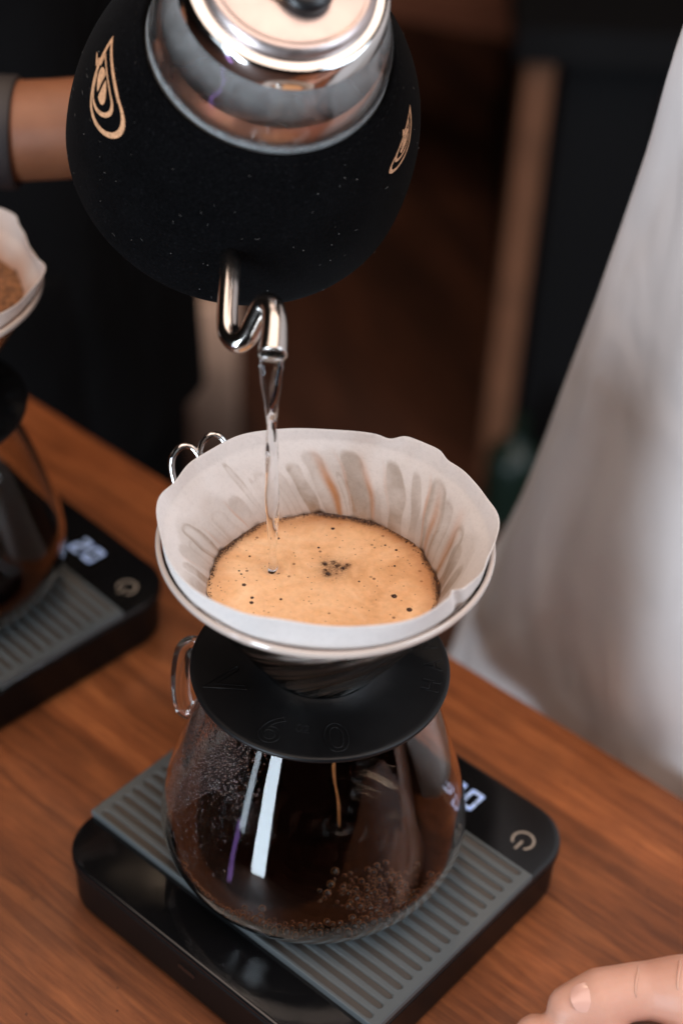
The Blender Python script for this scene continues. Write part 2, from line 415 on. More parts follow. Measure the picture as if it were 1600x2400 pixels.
# ------------------------------------------------------------------ kitchen scale
def seg_digit(ch, wd, ht, th):
    seg = {'0': 'abcdef', '1': 'bc', '2': 'abged', '3': 'abgcd', '4': 'fgbc', '5': 'afgcd', '6': 'afgedc', '7': 'abc', '8': 'abcdefg', '9': 'abfgcd'}[ch]
    h = ht / 2; g = th * .25
    R = {'a': (g, wd - g, ht - th, ht), 'g': (g, wd - g, h - th / 2, h + th / 2), 'd': (g, wd - g, 0, th),
         'f': (0, th, h + g, ht - g), 'b': (wd - th, wd, h + g, ht - g), 'e': (0, th, g, h - g), 'c': (wd - th, wd, g, h - g)}
    out = []
    for s in seg:
        x0, x1, y0, y1 = R[s]; out.append(box(x0, x1, y0, y1, 0, .015))
    return join(out)
def make_scale():
    root = thing('coffee_scale', (0, 0, ZT), -psi)
    # local frame: x along A, y along B, origin under the carafe; mat runs x -7.93..7.53
    xa, xb = -7.95, 7.51; yb, yt = -4.80, 5.0
    L0 = Vector((-9.2, 1.31, 0)); ox, oy = L0.dot(A), L0.dot(B)      # L corner of the mat
    x0, x1, y0, y1 = ox, ox + 15.46, oy - 2.3, oy + 13.25
    loops = []
    for ins, z in ((.9, .02), (.25, .1), (.12, .4), (.10, 2.2), (.02, 2.36), (.0, 2.5), (.02, 2.62)):
        loops.append((rrect(x0 + ins, x1 - ins, y0 + ins, y1 - ins, 2.1 - ins * .6, 10), z))
    V, F = stack(loops); mk('body', V, F, M_side, root)
    loops = []
    for ins, z in ((.06, 2.625), (.0, 2.70), (.03, 2.80), (.10, 2.84), (.22, 2.855)):
        loops.append((rrect(x0 + ins, x1 - ins, y0 + ins, y1 - ins, 2.1 - ins * .6, 10), z))
    V, F = stack(loops); mk('top_cover', V, F, M_gloss, root)
    # ribbed mat with 17 long round-ended grooves cut through its upper face
    mx0, mx1, my0, my1 = ox, ox + 15.46, oy, oy + 9.8
    zt, zf, zb = 3.2, 3.12, 2.86
    ns = 17; pitch = .5757; hw = .20
    ys = [my0 + .29 + pitch * (k + .02) for k in range(ns)]
    V = []; F = []; fl = []
    def add(v, f, floor=0):
        n = len(V); V.extend(v); F.extend([tuple(i + n for i in q) for q in f]); fl.extend([floor] * len(v))
    xs0, xs1 = mx0 + .38, mx1 - .38
    nseg = 8
    for k, yc in enumerate(ys):
        # slot outline
        ol = [(xs1 - hw + hw * math.cos(t), yc + hw * math.sin(t)) for t in np.linspace(-PI / 2, PI / 2, nseg)]
        ol += [(xs0 + hw + hw * math.cos(t), yc + hw * math.sin(t)) for t in np.linspace(PI / 2, 3 * PI / 2, nseg)]
        n = len(ol)
        sc = lambda e: [((x - (e if x > 0 else -e)), yc + (y - yc) * (1 - e / hw)) for x, y in ol]
        inn = sc(.05); inn2 = sc(.07)
        v = [(x, y, zt) for x, y in ol] + [(x, y, zt - .03) for x, y in inn] + [(x, y, zf) for x, y in inn2]
        f = []
        for a in range(2):
            for i in range(n):
                j = (i + 1) % n; f.append((a * n + j, a * n + i, (a + 1) * n + i, (a + 1) * n + j))
        add(v, f)
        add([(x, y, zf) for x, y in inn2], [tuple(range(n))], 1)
        # upper face around this slot (cell band)
        ya = my0 + .02 if k == 0 else (ys[k - 1] + yc) / 2; yz = my1 - .02 if k == ns - 1 else (yc + ys[k + 1]) / 2
        c0, c1 = mx0 + .04, mx1 - .04
        half = nseg
        right = ol[:half]; left = ol[half:]
        # right end
        v = [(x, y, zt) for x, y in right] + [(c1, ya + (yz - ya) * i / (half - 1), zt) for i in range(half)]
        add(v, [(i, half + i, half + i + 1, i + 1) for i in range(half - 1)])
        v = [(x, y, zt) for x, y in left] + [(c0, yz + (ya - yz) * i / (half - 1), zt) for i in range(half)]
        add(v, [(i, half + i, half + i + 1, i + 1) for i in range(half - 1)])
        # long sides
        add([(left[0][0], left[0][1], zt), (right[-1][0], right[-1][1], zt), (c1, yz, zt), (c0, yz, zt)], [(0, 1, 2, 3)])
        add([(c0, ya, zt), (c1, ya, zt), (right[0][0], right[0][1], zt), (left[-1][0], left[-1][1], zt)], [(0, 1, 2, 3)])
    # outer skirt
    rect = lambda e, z: [(mx0 + e, my0 + e, z), (mx1 - e, my0 + e, z), (mx1 - e, my1 - e, z), (mx0 + e, my1 - e, z)]
    v = rect(.03, zt) + rect(0, zt - .04) + rect(0, zb)
    f = []
    for a in range(2):
        for i in range(4):
            j = (i + 1) % 4; f.append((a * 4 + i, (a + 1) * 4 + i, (a + 1) * 4 + j, a * 4 + j))
    f.append((8, 9, 10, 11)); add(v, f)
    o = mk('ribbed_mat', V, F, M_mat, root, False)
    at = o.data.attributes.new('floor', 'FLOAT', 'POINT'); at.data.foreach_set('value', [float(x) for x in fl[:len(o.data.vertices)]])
    # display: reads from the far side of the table, so it is turned half round
    disp = []
    def put(ch, ax, by, wd=.70, ht=1.15, th=.16):
        v, f = seg_digit(ch, wd, ht, th)
        disp.append(([(ox + ax - x, oy + by - y, 2.857 + z) for x, y, z in v], f))
    yd = 12.15
    for i, ch in enumerate('02'):
        put(ch, 11.35 - i * .95, yd - .1, .66, 1.05, .15)
    V, F = join(disp); mk('display_digits', V, F, M_led, root, False)
    # power symbol
    cx, cy2 = ox + 13.95, oy + 11.25; P = []
    v = []; f = []; r0, r1 = .40, .50; n = 40
    for i in range(n + 1):
        t = rad(-90 + 38) + rad(360 - 76) * i / n
        for r in (r0, r1):
            v.append((cx + r * math.cos(t), cy2 + r * math.sin(t), 2.860))
        if i: f.append((2 * i - 2, 2 * i - 1, 2 * i + 1, 2 * i))
    P.append((v, f)); P.append(box(cx - .05, cx + .05, cy2 - .58, cy2 - .05, 2.857, 2.861))
    V, F = join(P); mk('power_symbol', V, F, M_print, root, False)
    # charging port in the near side
    v, f = tube([(0, 0, 0), (.8, 0, 0)], .13, 12)
    V, F = stack([(rrect(ox + 7.3, ox + 8.2, oy - 2.22, oy - 2.195, .01, 2), 1.55), (rrect(ox + 7.3, ox + 8.2, oy - 2.22, oy - 2.195, .01, 2), 1.80)])
    mk('port', V, F, M_gloss, root, False)
    return root
scale = make_scale()
tag(scale, 'black coffee scale with ribbed grey mat under the steaming full carafe', 'scale', 'coffee scales on the wooden table')
scale['label'] = 'black coffee scale with ribbed grey mat under the carafe in focus'

# ------------------------------------------------------------------ carafe
out_p = [(0, 0), (3.9, 0), (4.55, .08), (5.0, .3), (5.45, .75), (5.85, 1.45), (6.07, 2.3), (5.98, 3.2), (5.76, 4.2), (5.42, 5.4), (5.02, 6.7), (4.6, 7.9), (4.25, 8.8), (4.0, 9.4), (3.95, 9.8), (4.0, 10.0)]
out_s = smooth_prof(out_p[1:], 5)
def carafe_r(z, off=0):
    zs = [p[1] for p in out_s]; rs = [p[0] for p in out_s]
    return float(np.interp(z, zs, rs)) - off
def make_carafe(level, rich=True):
    root = thing('glass_carafe', (0, 0, 0))
    TH = .17
    inn = []
    for i, (r, z) in enumerate(out_s):
        if z < .25: continue
        inn.append((r - TH, z))
    inn[0] = (inn[0][0] - .1, .34)
    prof = [(.001, 0.02)] + [(2.0, .02)] + out_s + [(3.93, 10.08)] + inn[::-1] + [(3.5, .27), (2.0, .25), (.001, .25)]
    V, F = lathe(prof, 128); body = mk('body', V, F, M_glass, root)
    # handle: thick glass loop on the left, rear of the neck
    hd = Vector((math.cos(rad(164)), math.sin(rad(164)), 0))
    pts = [(4.0, 9.2), (4.5, 9.75), (5.05, 9.8), (5.4, 9.3), (5.55, 8.5), (5.62, 7.6), (5.6, 6.8), (5.45, 6.1), (5.15, 6.0)]
    pr = smooth_prof(pts, 5)
    V, F = tube([tuple(hd * r + Vector((0, 0, z))) for r, z in pr], [(.22, .38)] * len(pr), 16); mk('handle', V, F, M_glass, root)
    # condensation on the inside of the near left wall
    if rich:
        ps = []
        rng = random.Random(3)
        for i in range(6500):
            z = rng.uniform(3.0, 9.5); az = rng.gauss(206, 17)
            if az > 245 or az < 165: continue
            if z < 5.2 + 1.6 * math.sin(az * .09) and rng.random() < .88: continue
            s = rng.choice((.015, .02, .025, .03, .045)) * rng.uniform(.7, 1.2)
            r = carafe_r(z, TH) - .005; t = rad(az)
            c = (r * math.cos(t), r * math.sin(t), z)
            # flattened against the wall: squash along the radial direction, stretched downwards
            v, f = ico((0, 0, 0), s, 1, 1)
            q = []
            for x, y, zz in v:
                q.append((c[0] + math.cos(t) * x * .5 - math.sin(t) * y, c[1] + math.sin(t) * x * .5 + math.cos(t) * y, c[2] + zz * 2.2))
            ps.append((q, f))
        V, F = join(ps); tag(mk('condensation', V, F, M_water, root), kind='stuff')
    # the coffee in it
    cf = thing('brewed_coffee', (0, 0, 0))
    nr = 70; na = 160; V = []; F = []
    R = carafe_r(level, TH) - .012
    dc = Vector((1.1, -.3))
    for i in range(nr + 1):
        rr = R * (i / nr)
        for k in range(na):
            t = 2 * PI * k / na; x, y = rr * math.cos(t), rr * math.sin(t)
            d = math.hypot(x - dc.x, y - dc.y)
            z = level + .05 * math.cos(d * 7.5) * math.exp(-d * .33) + (.12 * math.exp(-((d - .28) / .14) ** 2) if rich else 0) - .06 * math.exp(-(d / .16) ** 2)
            z += .05 * max(0, (rr - R + .25) / .25) ** 2
            V.append((x, y, z))
    for i in range(nr):
        for k in range(na):
            l = (k + 1) % na; F.append((i * na + k, (i + 1) * na + k, (i + 1) * na + l, i * na + l))
    zz = [z for z in np.linspace(level - .05, .37, 12)]
    base = nr * na
    for z in zz:
        n0 = len(V)
        for k in range(na):
            t = 2 * PI * k / na; r = carafe_r(max(z, .3), TH) - .012 - (.12 if z < .45 else 0); V.append((r * math.cos(t), r * math.sin(t), z))
        for k in range(na):
            l = (k + 1) % na; F.append((base + k, n0 + k, n0 + l, base + l))
        base = n0
    F.append(tuple(base + k for k in range(na))[::-1])
    mk('liquid', V, F, M_coffee, cf)
    if rich:
        ps = []; rng = random.Random(5); placed = []
        def bub(x, y, r):
            for a, b_, c in placed:
                if (a - x) ** 2 + (b_ - y) ** 2 < (.8 * (c + r)) ** 2: return
            placed.append((x, y, r)); ps.append(ico((x, y, level + r * .25), r, 1, 2))
        for i in range(2200):
            az = rng.uniform(205, 335); rr = R - .05 - abs(rng.gauss(0, .17)) * (1.2 if 240 < az < 332 else .3)
            bub(rr * math.cos(rad(az)), rr * math.sin(rad(az)), rng.uniform(.05, .17))
        for i in range(500):
            u = rng.uniform(0, 1); x = 2.2 + 1.6 * rng.gauss(0, .42) + u * .9; y = -3.9 + rng.gauss(0, .45) + u * .9
            if math.hypot(x, y) < R - .1: bub(x, y, rng.choice((.05, .07, .09, .12, .15)))
        V, F = join(ps); tag(mk('bubbles', V, F, M_bubble, cf), kind='stuff')
    return root, cf
carafe, coffee = make_carafe(1.6)
tag(carafe, 'clear round glass carafe on the scale in focus, beaded inside with condensation', 'carafe', 'glass carafes on the scales')
tag(coffee, 'dark brewed coffee with a ring of bubbles in the carafe in focus', 'coffee')
# drip falling inside the carafe
pts = []; rr = []
for i in range(40):
    t = i / 39; pts.append((.35 + .75 * t ** 1.3 + .03 * math.sin(t * 17), -.1 - .2 * t, 9.9 - 8.3 * t)); rr.append((.09 * (1 - .45 * t) * (1 + .35 * math.sin(t * 23)), .05 * (1 - .3 * t) * (1 + .35 * math.cos(t * 23))))
V, F = tube(pts, rr, 12); tag(mk('coffee_drip', V, F, M_drip), 'thin amber thread of coffee falling from the dripper into the carafe', 'coffee drip')

# ------------------------------------------------------------------ dripper
def text_outline(s, size, bev):
    c = bpy.data.curves.new('t', 'FONT'); c.body = s; c.size = size; c.align_x = 'CENTER'; c.fill_mode = 'NONE'; c.bevel_depth = bev; c.bevel_resolution = 1; c.resolution_u = 5
    o = bpy.data.objects.new('t', c); COL.objects.link(o)
    dg = bpy.context.evaluated_depsgraph_get(); me = bpy.data.meshes.new_from_object(o.evaluated_get(dg))
    V = [tuple(v.co) for v in me.vertices]; F = [tuple(p.vertices) for p in me.polygons]
    bpy.data.objects.remove(o); bpy.data.curves.remove(c); bpy.data.meshes.remove(me); return V, F
ZD = 10.36
def cone_r(z): return 2.0 + (z - 10.6) * (5.74 - 2.0) / (16.5 - 10.6)
def make_dripper():
    root = thing('coffee_dripper', (0, 0, 0))
    # glass cone: outer and inner wall, spiral ribs standing on the inner wall
    na = 288; V = []; F = []
    zs = list(np.linspace(10.5, 16.15, 46)) + [16.2, 16.25]
    nz = len(zs)
    for side in (0, 1):
        for z in zs:
            for k in range(na):
                t = 2 * PI * k / na
                r = cone_r(z)
                e = max(0, (z - 16.2) / .32)
                if side == 0:
                    r = r + .11 + .05 * e - .04 * math.cos(12 * (t - .32 * (z - 10.5))) * min(1, (16.3 - min(z, 16.3)) / .6)
                    if z > 16.5: r -= .05
                else:
                    rib = max(0, math.cos(12 * (t - .32 * (z - 10.5)))) ** 6
                    r = r - .04 * rib * min(1, (16.3 - min(z, 16.3)) / .8)
                V.append((r * math.cos(t), r * math.sin(t), z))
        b0 = side * nz * na
        for i in range(nz - 1):
            for k in range(na):
                l = (k + 1) % na; q = (b0 + i * na + k, b0 + i * na + l, b0 + (i + 1) * na + l, b0 + (i + 1) * na + k)
                F.append(q if side == 0 else q[::-1])
    for i, flip in ((0, True), (nz - 1, False)):
        for k in range(na):
            l = (k + 1) % na; q = (i * na + k, i * na + l, nz * na + i * na + l, nz * na + i * na + k)
            F.append(q[::-1] if flip else q)
    mk('glass_cone', V, F, M_cone, root)
    t_ = np.linspace(0, 2 * PI, 15)[:-1]
    V, F = lathe([(5.83 + .10 * math.cos(a), 16.38 + .15 * math.sin(a)) for a in t_], 160, True)
    mk('rim', V, F, simple('milky_glass_rim', (.52, .44, .39), .12, coat=.6), root)
    # black base disc, gently raised round the cone, with a short neck collar below
    prof = smooth_prof([(2.16, 10.72), (2.35, 10.60), (2.7, 10.47), (3.3, 10.40), (4.2, 10.37), (4.68, 10.36)], 3) + [(4.78, 10.33), (4.825, 10.26), (4.80, 10.16), (4.72, 10.11), (3.6, 10.09), (3.55, 10.05), (3.45, 9.2), (3.3, 9.18), (3.25, 9.9), (1.2, 9.95), (1.1, 10.4), (2.0, 10.6)]
    V, F = lathe(prof, 144, True); base = mk('base_disc', V, F, M_disc, root)
    # raised outlines of the letters round the disc, their feet to the rim
    def put(s, az, r, size, bev):
        v, f = text_outline(s, size, bev)
        t = rad(az); out = []
        for x, y, z in v:
            # local x runs counter-clockwise round the disc, local y to the centre
            px, py = -x * math.sin(t) - y * math.cos(t), x * math.cos(t) - y * math.sin(t)
            X, Y = r * math.cos(t) + px, r * math.sin(t) + py
            d = math.hypot(X, Y); zz = float(np.interp(d, [2.7, 3.3, 4.2, 4.68], [10.47, 10.40, 10.37, 10.36]))
            out.append((X, Y, zz + z * .8 + .002))
        return out, f
    P = [put('V', 200, 4.45, 2.1, .022), put('6', 246, 4.45, 1.9, .022), put('0', 281, 4.45, 1.9, .022)]
    for i, ch in enumerate('HARIO'): P.append(put(ch, -12 + i * 15, 4.5, .95, .018))
    P.append(put('02', 262, 3.6, .5, .012))
    for V, F in P: mk('raised_letter', V, F, M_disc, base)
    # bent wire handle: rises from the base and ends in two loops beside the rim
    def bez(pts, sub=8): 
        P = [np.array(p, float) for p in pts]; P = [2 * P[0] - P[1]] + P + [2 * P[-1] - P[-2]]; o = []
        for i in range(1, len(P) - 2):
            for s in range(sub):
                t = s / sub; a, b, c, d = P[i - 1:i + 3]; o.append(.5 * ((2 * b) + (-a + c) * t + (2 * a - 5 * b + 4 * c - d) * t * t + (-a + 3 * b - 3 * c + d) * t ** 3))
        o.append(P[-2]); return [tuple(x) for x in o]
    wp = [(-3.0, 2.9, 10.45), (-4.2, 3.9, 11.2), (-5.2, 4.9, 12.6), (-5.85, 5.75, 14.0), (-5.98, 6.15, 14.75), (-5.68, 6.4, 15.2), (-5.25, 6.45, 15.2), (-4.85, 6.2, 14.75),
          (-4.75, 6.1, 14.4), (-4.95, 6.25, 14.85), (-4.85, 6.6, 15.35), (-4.5, 6.75, 15.62), (-4.15, 6.72, 15.52), (-3.8, 6.5, 15.0), (-3.6, 6.1, 14.0), (-3.3, 5.4, 12.6), (-2.9, 4.4, 11.2), (-2.4, 3.4, 10.45)]
    wp = [(-.1 + x, y, z) for x, y, z in wp]
    V, F = tube(bez(wp), .125, 12); mk('wire_handle', V, F, M_chrome, root)
    return root
dripper = make_dripper()
tag(dripper, 'glass cone dripper on a black lettered disc over the carafe in focus', 'dripper', 'cone drippers on the carafes')

# ------------------------------------------------------------------ paper filter
def make_filter(seed=1, foam_z=14.1, rich=True):
    rng = np.random.RandomState(seed)
    na, nz = 720, 90
    az = np.arange(na) * 2 * PI / na; deg = np.degrees(az)
    def bumpf(c, w_, h): 
        d = (deg - c + 180) % 360 - 180; return h * np.exp(-(d / w_) ** 2)
    def plateau(a, b, h, s=1.2): 
        d = (deg - (a + b) / 2 + 180) % 360 - 180; return h / (1 + np.exp((np.abs(d) - (b - a) / 2) / s))
    wob = sum(rng.uniform(-1, 1) * .05 * np.cos(k * az + rng.uniform(0, 6.3)) for k in range(2, 9))
    top = 17.0 + .55 * np.clip(-np.sin(az), 0, 1) ** 1.5 + wob
    top += plateau(46, 65, .20) - bumpf(69, 3, .07) + bumpf(178, 13, .20) - bumpf(160, 7, .12) + bumpf(4, 15, .2) - bumpf(-14, 5, .10) - bumpf(20, 8, .08)
    top += bumpf(232, 8, -.12) + bumpf(255, 10, .06) + bumpf(300, 10, -.06) + bumpf(318, 7, .10)
    rext = wob * 1.2 + bumpf(178, 14, .13) - bumpf(158, 8, .10) + bumpf(3, 16, .06) - bumpf(-14, 5, .10) + plateau(46, 65, .10) + bumpf(30, 7, -.08)
    rext += -.16 * np.clip(-np.sin(az), 0, 1)
    zbot = 11.0
    Z = zbot + (top - zbot)[None, :] * np.linspace(0, 1, nz)[:, None]
    R = np.array([[cone_r(min(z, 16.5)) for z in row] for row in Z]) - .11
    up = np.clip((Z - 16.2) / .8, 0, 1.3)
    R += up * (.12 + rext[None, :]) + np.clip(Z - 16.5, 0, 2) * .10
    # ruffles that follow the glass ribs, folds near the seam
    rib = np.cos(12 * (az[None, :] - .32 * (Z - 10.5)))
    R += .035 * rib * np.clip((16.2 - Z) / 1.0, 0, 1)
    R += .03 * np.sin(9 * az + 2 * np.sin(3 * az))[None, :] * up
    d = (deg - 330 + 180) % 360 - 180
    fold = np.exp(-((d[None, :] + (Z - 15) * 3.5) / 2.2) ** 2)
    R -= fold * .16 * np.clip((Z - 13.6) / 1.5, 0, 1)
    # stains: wet grey drips of uneven height, with coffee coloured edges
    wet = np.zeros_like(R); tint = np.zeros_like(R); dark = np.zeros_like(R)
    saz = (deg[None, :] - (Z - foam_z) * 6.0) % 360          # the drips lean like the ribs
    if rich:
        r2 = np.random.RandomState(11)
        c = 0
        hh = Z - foam_z
        wig = sum(r2.uniform(-1, 1) * np.sin(hh * f_ + r2.uniform(0, 6) + deg[None, :] * .05) for f_ in (1.5, 3.1, 5.7)) * .9
        while c < 360:
            inside = 15 < c < 195
            wd = r2.uniform(3, 13); h = r2.uniform(1.0, 2.4) if inside else r2.uniform(.4, 1.8); am = r2.uniform(.35, .85)
            lean = 0
            dd = (saz - c - wd / 2 + wig * .7 + lean * hh + 180) % 360 - 180
            wl = wd / 2 * (1 + .12 * np.sin(hh * r2.uniform(2, 5) + r2.uniform(0, 6)))
            top_ = h - r2.uniform(.25, .6) * np.abs(dd / wl * .96) ** 3
            body_ = np.clip((wl - np.abs(dd)) / .9, 0, 1) * np.clip((top_ - hh) / .14, 0, 1)
            edge_ = np.exp(-((np.abs(dd) - wl) / .8) ** 2) * np.clip((top_ - hh) / .3, 0, 1) * (.35 + .35 * np.sin(hh * 2.3 + c)) * (dd > 0)
            hollow = 1 - r2.choice([0, 0, .35, .7]) * np.exp(-((dd / (wl * .55)) ** 4)) * np.clip((top_ - hh - .15) / .1, 0, 1)
            wet = np.maximum(wet, body_ * am * hollow * (.7 + .3 * np.clip(1 - hh / h, 0, 1)))
            if r2.rand() < .35:
                e = np.exp(-((dd - wl) / .8) ** 2) * np.clip((h - hh) / .8, 0, 1)
                tint = np.maximum(tint, e * r2.uniform(.15, .5))
            c += wd * r2.uniform(.55, 1.25) + r2.uniform(0, 3)
        wet = np.maximum(wet, .22 * np.clip((1.5 + .5 * np.sin(az * 5)[None, :] + .3 * np.sin(az * 13)[None, :] - hh) / .35, 0, 1))
        tint = np.maximum(tint, .45 * np.exp(-np.clip(Z - foam_z, 0, 9) / .35))
        for t0, st_, wd_ in ((84, .85, 2.2), (66, .6, 1.6), (30, .6, 2.0), (14, .5, 3)):
            dd = (saz - t0 + wig * 1.4 + 180) % 360 - 180
            tint = np.maximum(tint, st_ * np.exp(-(dd / wd_) ** 2) * np.clip((2.2 - (Z - foam_z)) / 1.2, 0, 1))
    else:
        tint = .8 * np.exp(-np.clip(Z - foam_z, 0, 9) / (.5 + .35 * np.sin(az * 7 + 1)[None, :] ** 2))
    nn = sum(np.sin(k * az + k * k) for k in (5, 11, 23, 41))[None, :] * .03
    dark = np.clip((foam_z + .10 + nn - Z) / .12, 0, 1)
    dark = np.maximum(dark, 0)
    V = []; F = []; colr = []
    TH = .035
    for side, off in ((0, 0), (1, TH)):
        r = R + off
        X = r * np.cos(az)[None, :]; Y = r * np.sin(az)[None, :]
        V += list(zip(X.ravel(), Y.ravel(), Z.ravel()))
        dk = dark if side == 0 else np.clip((15.35 + nn * 2 - Z) / .6, 0, 1) * .95
        colr.append(np.stack([wet.ravel(), tint.ravel(), dk.ravel(), np.ones(R.size)], 1))
        b0 = side * na * nz
        for i in range(nz - 1):
            for k in range(na):
                l = (k + 1) % na; q = (b0 + i * na + k, b0 + (i + 1) * na + k, b0 + (i + 1) * na + l, b0 + i * na + l)
                F.append(q if side == 0 else q[::-1])
    for k in range(na):
        l = (k + 1) % na; i = nz - 1; F.append((i * na + k, nz * na + i * na + k, nz * na + i * na + l, i * na + l))
    o = mk('paper_filter', V, F, M_paper)
    ca = o.data.color_attributes.new('stain', 'FLOAT_COLOR', 'POINT'); ca.data.foreach_set('color', np.concatenate(colr).ravel())
    return o, R, Z
filt, FR, FZ = make_filter()
tag(filt, 'white paper filter with wavy rim and coffee stained drips in the middle dripper', 'paper filter', 'paper filters in the drippers')

def make_slurry(level=14.1, rich=True):
    root = thing('coffee_slurry', (0, 0, 0))
    nr, na = 150, 480; V = []; F = []; g = []
    # outline = paper radius at that height
    Ra = np.array([np.interp(level, FZ[:, int(k * 720 / na)], FR[:, int(k * 720 / na)]) for k in range(na)]) + .02
    cl = [(.11, .78, .22), (.02, .95, .14), (-.01, 1.32, .17), (.66, 1.14, .17), (.29, 1.42, .16), (.31, 1.07, .55), (.45, 1.25, .20), (.8, 1.3, .14)]
    for i in range(nr + 1):
        s = i / nr
        for k in range(na):
            t = 2 * PI * k / na; r = Ra[k] * s; x, y = r * math.cos(t), r * math.sin(t)
            z = level + .07 * max(0, (s - .95) / .05) ** 2 + .02 * math.sin(x * 2.1 + 1) * math.cos(y * 1.7)
            if rich:
                dw = math.hypot(x + 1.87, y - .9); z += .022 * math.cos(dw * 15) * math.exp(-dw * 1.5) - .09 * math.exp(-dw * dw / .10)
            V.append((x, y, z))
            front = .55 + .45 * math.sin(t)
            e = max(0, (r - Ra[k] + .20 + .10 * math.sin(5 * t + 1) + .05 * math.sin(17 * t)) / .2) * (.45 + .55 * front)
            e = min(e, 1.0) * .75 + .22 * math.exp(-((Ra[k] - r) / .45) ** 2) * front
            for cx, cy_, rr in cl:
                am = .62 if rr > .4 else 1.0
                e = max(e, am * math.exp(-((x - cx) ** 2 + (y - cy_) ** 2) / rr ** 2))
            am2 = math.exp(-((Ra[k] - r) / (.55 + .2 * math.sin(4 * t + 1))) ** 2) * (.45 + .35 * math.sin(t + .6) + .12 * math.sin(9 * t)); g.append((min(e, 1), max(0, min(1, am2)), 0, 1))
    for i in range(nr):
        for k in range(na):
            l = (k + 1) % na; F.append((i * na + k, (i + 1) * na + k, (i + 1) * na + l, i * na + l))
    fm = mk('foam' if rich else 'wet_grounds', V, F, M_foam if rich else M_grounds, root)
    ca = fm.data.color_attributes.new('grounds', 'FLOAT_COLOR', 'POINT'); ca.data.foreach_set('color', np.array(g).ravel())
    if rich:
        ps = []; rng = random.Random(2)
        # dark burst bubbles where the photograph has them
        for x, y, r in ((-2.84, -.07, .1), (-2.51, -.72, .075), (-2.51, -.98, .085), (-3.08, .68, .05), (-2.99, .5, .055), (-2.87, .31, .05), (-.28, 2.21, .055), (.2, 3.33, .09), (-1.79, 2.61, .07), (-1.76, 1.27, .045),
                        (-1.49, -.72, .06), (1.25, .45, .045), (-2.76, 1.52, .045), (2.52, -.25, .12), (3.06, -.92, .12), (2.57, 2.3, .06), (2.16, 2.54, .05), (2.52, 1.4, .05), (.11, .78, .10), (-.01, 1.32, .07), (.66, 1.14, .07)):
            ps.append(ico((x, y, level + .005), r, .35, 1))
        for i in range(70):
            t = rng.uniform(0, 6.28); r = 3.8 * math.sqrt(rng.random()); ps.append(ico((r * math.cos(t), r * math.sin(t), level + .004), rng.uniform(.010, .026), .5, 1))
        V, F = join(ps); tag(mk('burst_bubbles', V, F, M_bubbledark, root), kind='stuff')
        ps = []
        for i in range(1100):
            t = rng.uniform(0, 2 * PI)
            if math.sin(t) < -.1 and rng.random() < .85: continue
            k = int(t / (2 * PI) * na) % na; r = Ra[k] - abs(rng.gauss(0, .07)) - .02
            ps.append(ico((r * math.cos(t), r * math.sin(t), level + .03 + rng.uniform(0, .08)), rng.uniform(.010, .030), .7, 1))
        V, F = join(ps); tag(mk('grounds_rim', V, F, simple('dark_grounds', (.05, .02, .010), .6), root), kind='stuff')
    return root
slurry = make_slurry()
tag(slurry, 'tan foam on the brewing coffee with dark specks inside the paper filter', 'coffee foam')

# ------------------------------------------------------------------ kettle
KC = Vector((-4.037, 12.955, 24.731))
KM = Matrix(((.937, -.294, .191), (.350, .785, -.510), (0, .545, .839)))
kettle = thing('kettle', KC, 0, 'round glass kettle in a black felt jacket with steel lid, tipped to pour', 'kettle')
kettle.rotation_euler = KM.to_euler()
def kl(p): return KM.transposed() @ (Vector(p) - KC)
KR, KT, KB, KH = 6.493, 8.396, 2.9, 6.62
def kr(h): return KR * (1 - abs(h / (KT if h > 0 else KB)) ** 2.3) ** (1 / 2.3)
hs = list(np.linspace(-2.55, KH, 40))
prof = [(.01, -2.62), (3, -2.6)] + [(kr(h), h) for h in hs]
ro = kr(KH)
prof += [(ro - .05, KH + .05), (ro - .12, KH + .05), (ro - .17, KH - .02), (ro - .19, KH - .5)]
V, F = lathe(prof, 180); o = mk('felt_jacket', V, F, M_felt, kettle)
# stitched hem line
hem = []
for rr_, hh in ((ro + .07, KH - .16),):
    for k in range(170):
        if k % 2 == 0:
            t0, t1 = 2 * PI * k / 170, 2 * PI * (k + 1) / 170
            hem.append(tube([((kr(hh) + .01) * math.cos(t), (kr(hh) + .01) * math.sin(t), hh) for t in np.linspace(t0, t1, 4)], .018, 5))
V, F = join(hem); tag(mk('stitching', V, F, M_blackcloth, o), kind='stuff')
# lint and loose fibres caught on the felt
ps = []; rng = random.Random(9)
for i in range(130):
    h = rng.uniform(-1.8, 6.4); t = rad(rng.uniform(150, 400)); r = kr(h) + .015
    c = Vector((r * math.cos(t), r * math.sin(t), h)); tv = Vector((-math.sin(t), math.cos(t), 0)); up = Vector((0, 0, 1))
    if rng.random() < .35: ps.append(ico(c, rng.uniform(.010, .026), 1, 1))
    else:
        a = rng.uniform(0, 6.28); L = rng.uniform(.04, .2); cv = rng.uniform(-1.6, 1.6)
        q = [tuple(c + (tv * math.cos(a + cv * s) + up * math.sin(a + cv * s)) * L * s + Vector((math.cos(t), math.sin(t), 0)) * .03 * s) for s in (0, .35, .7, 1)]
        ps.append(tube(q, .0045, 4))
V, F = join(ps); tag(mk('lint', V, F, simple('lint', (.13, .125, .12), .9), o), kind='stuff')
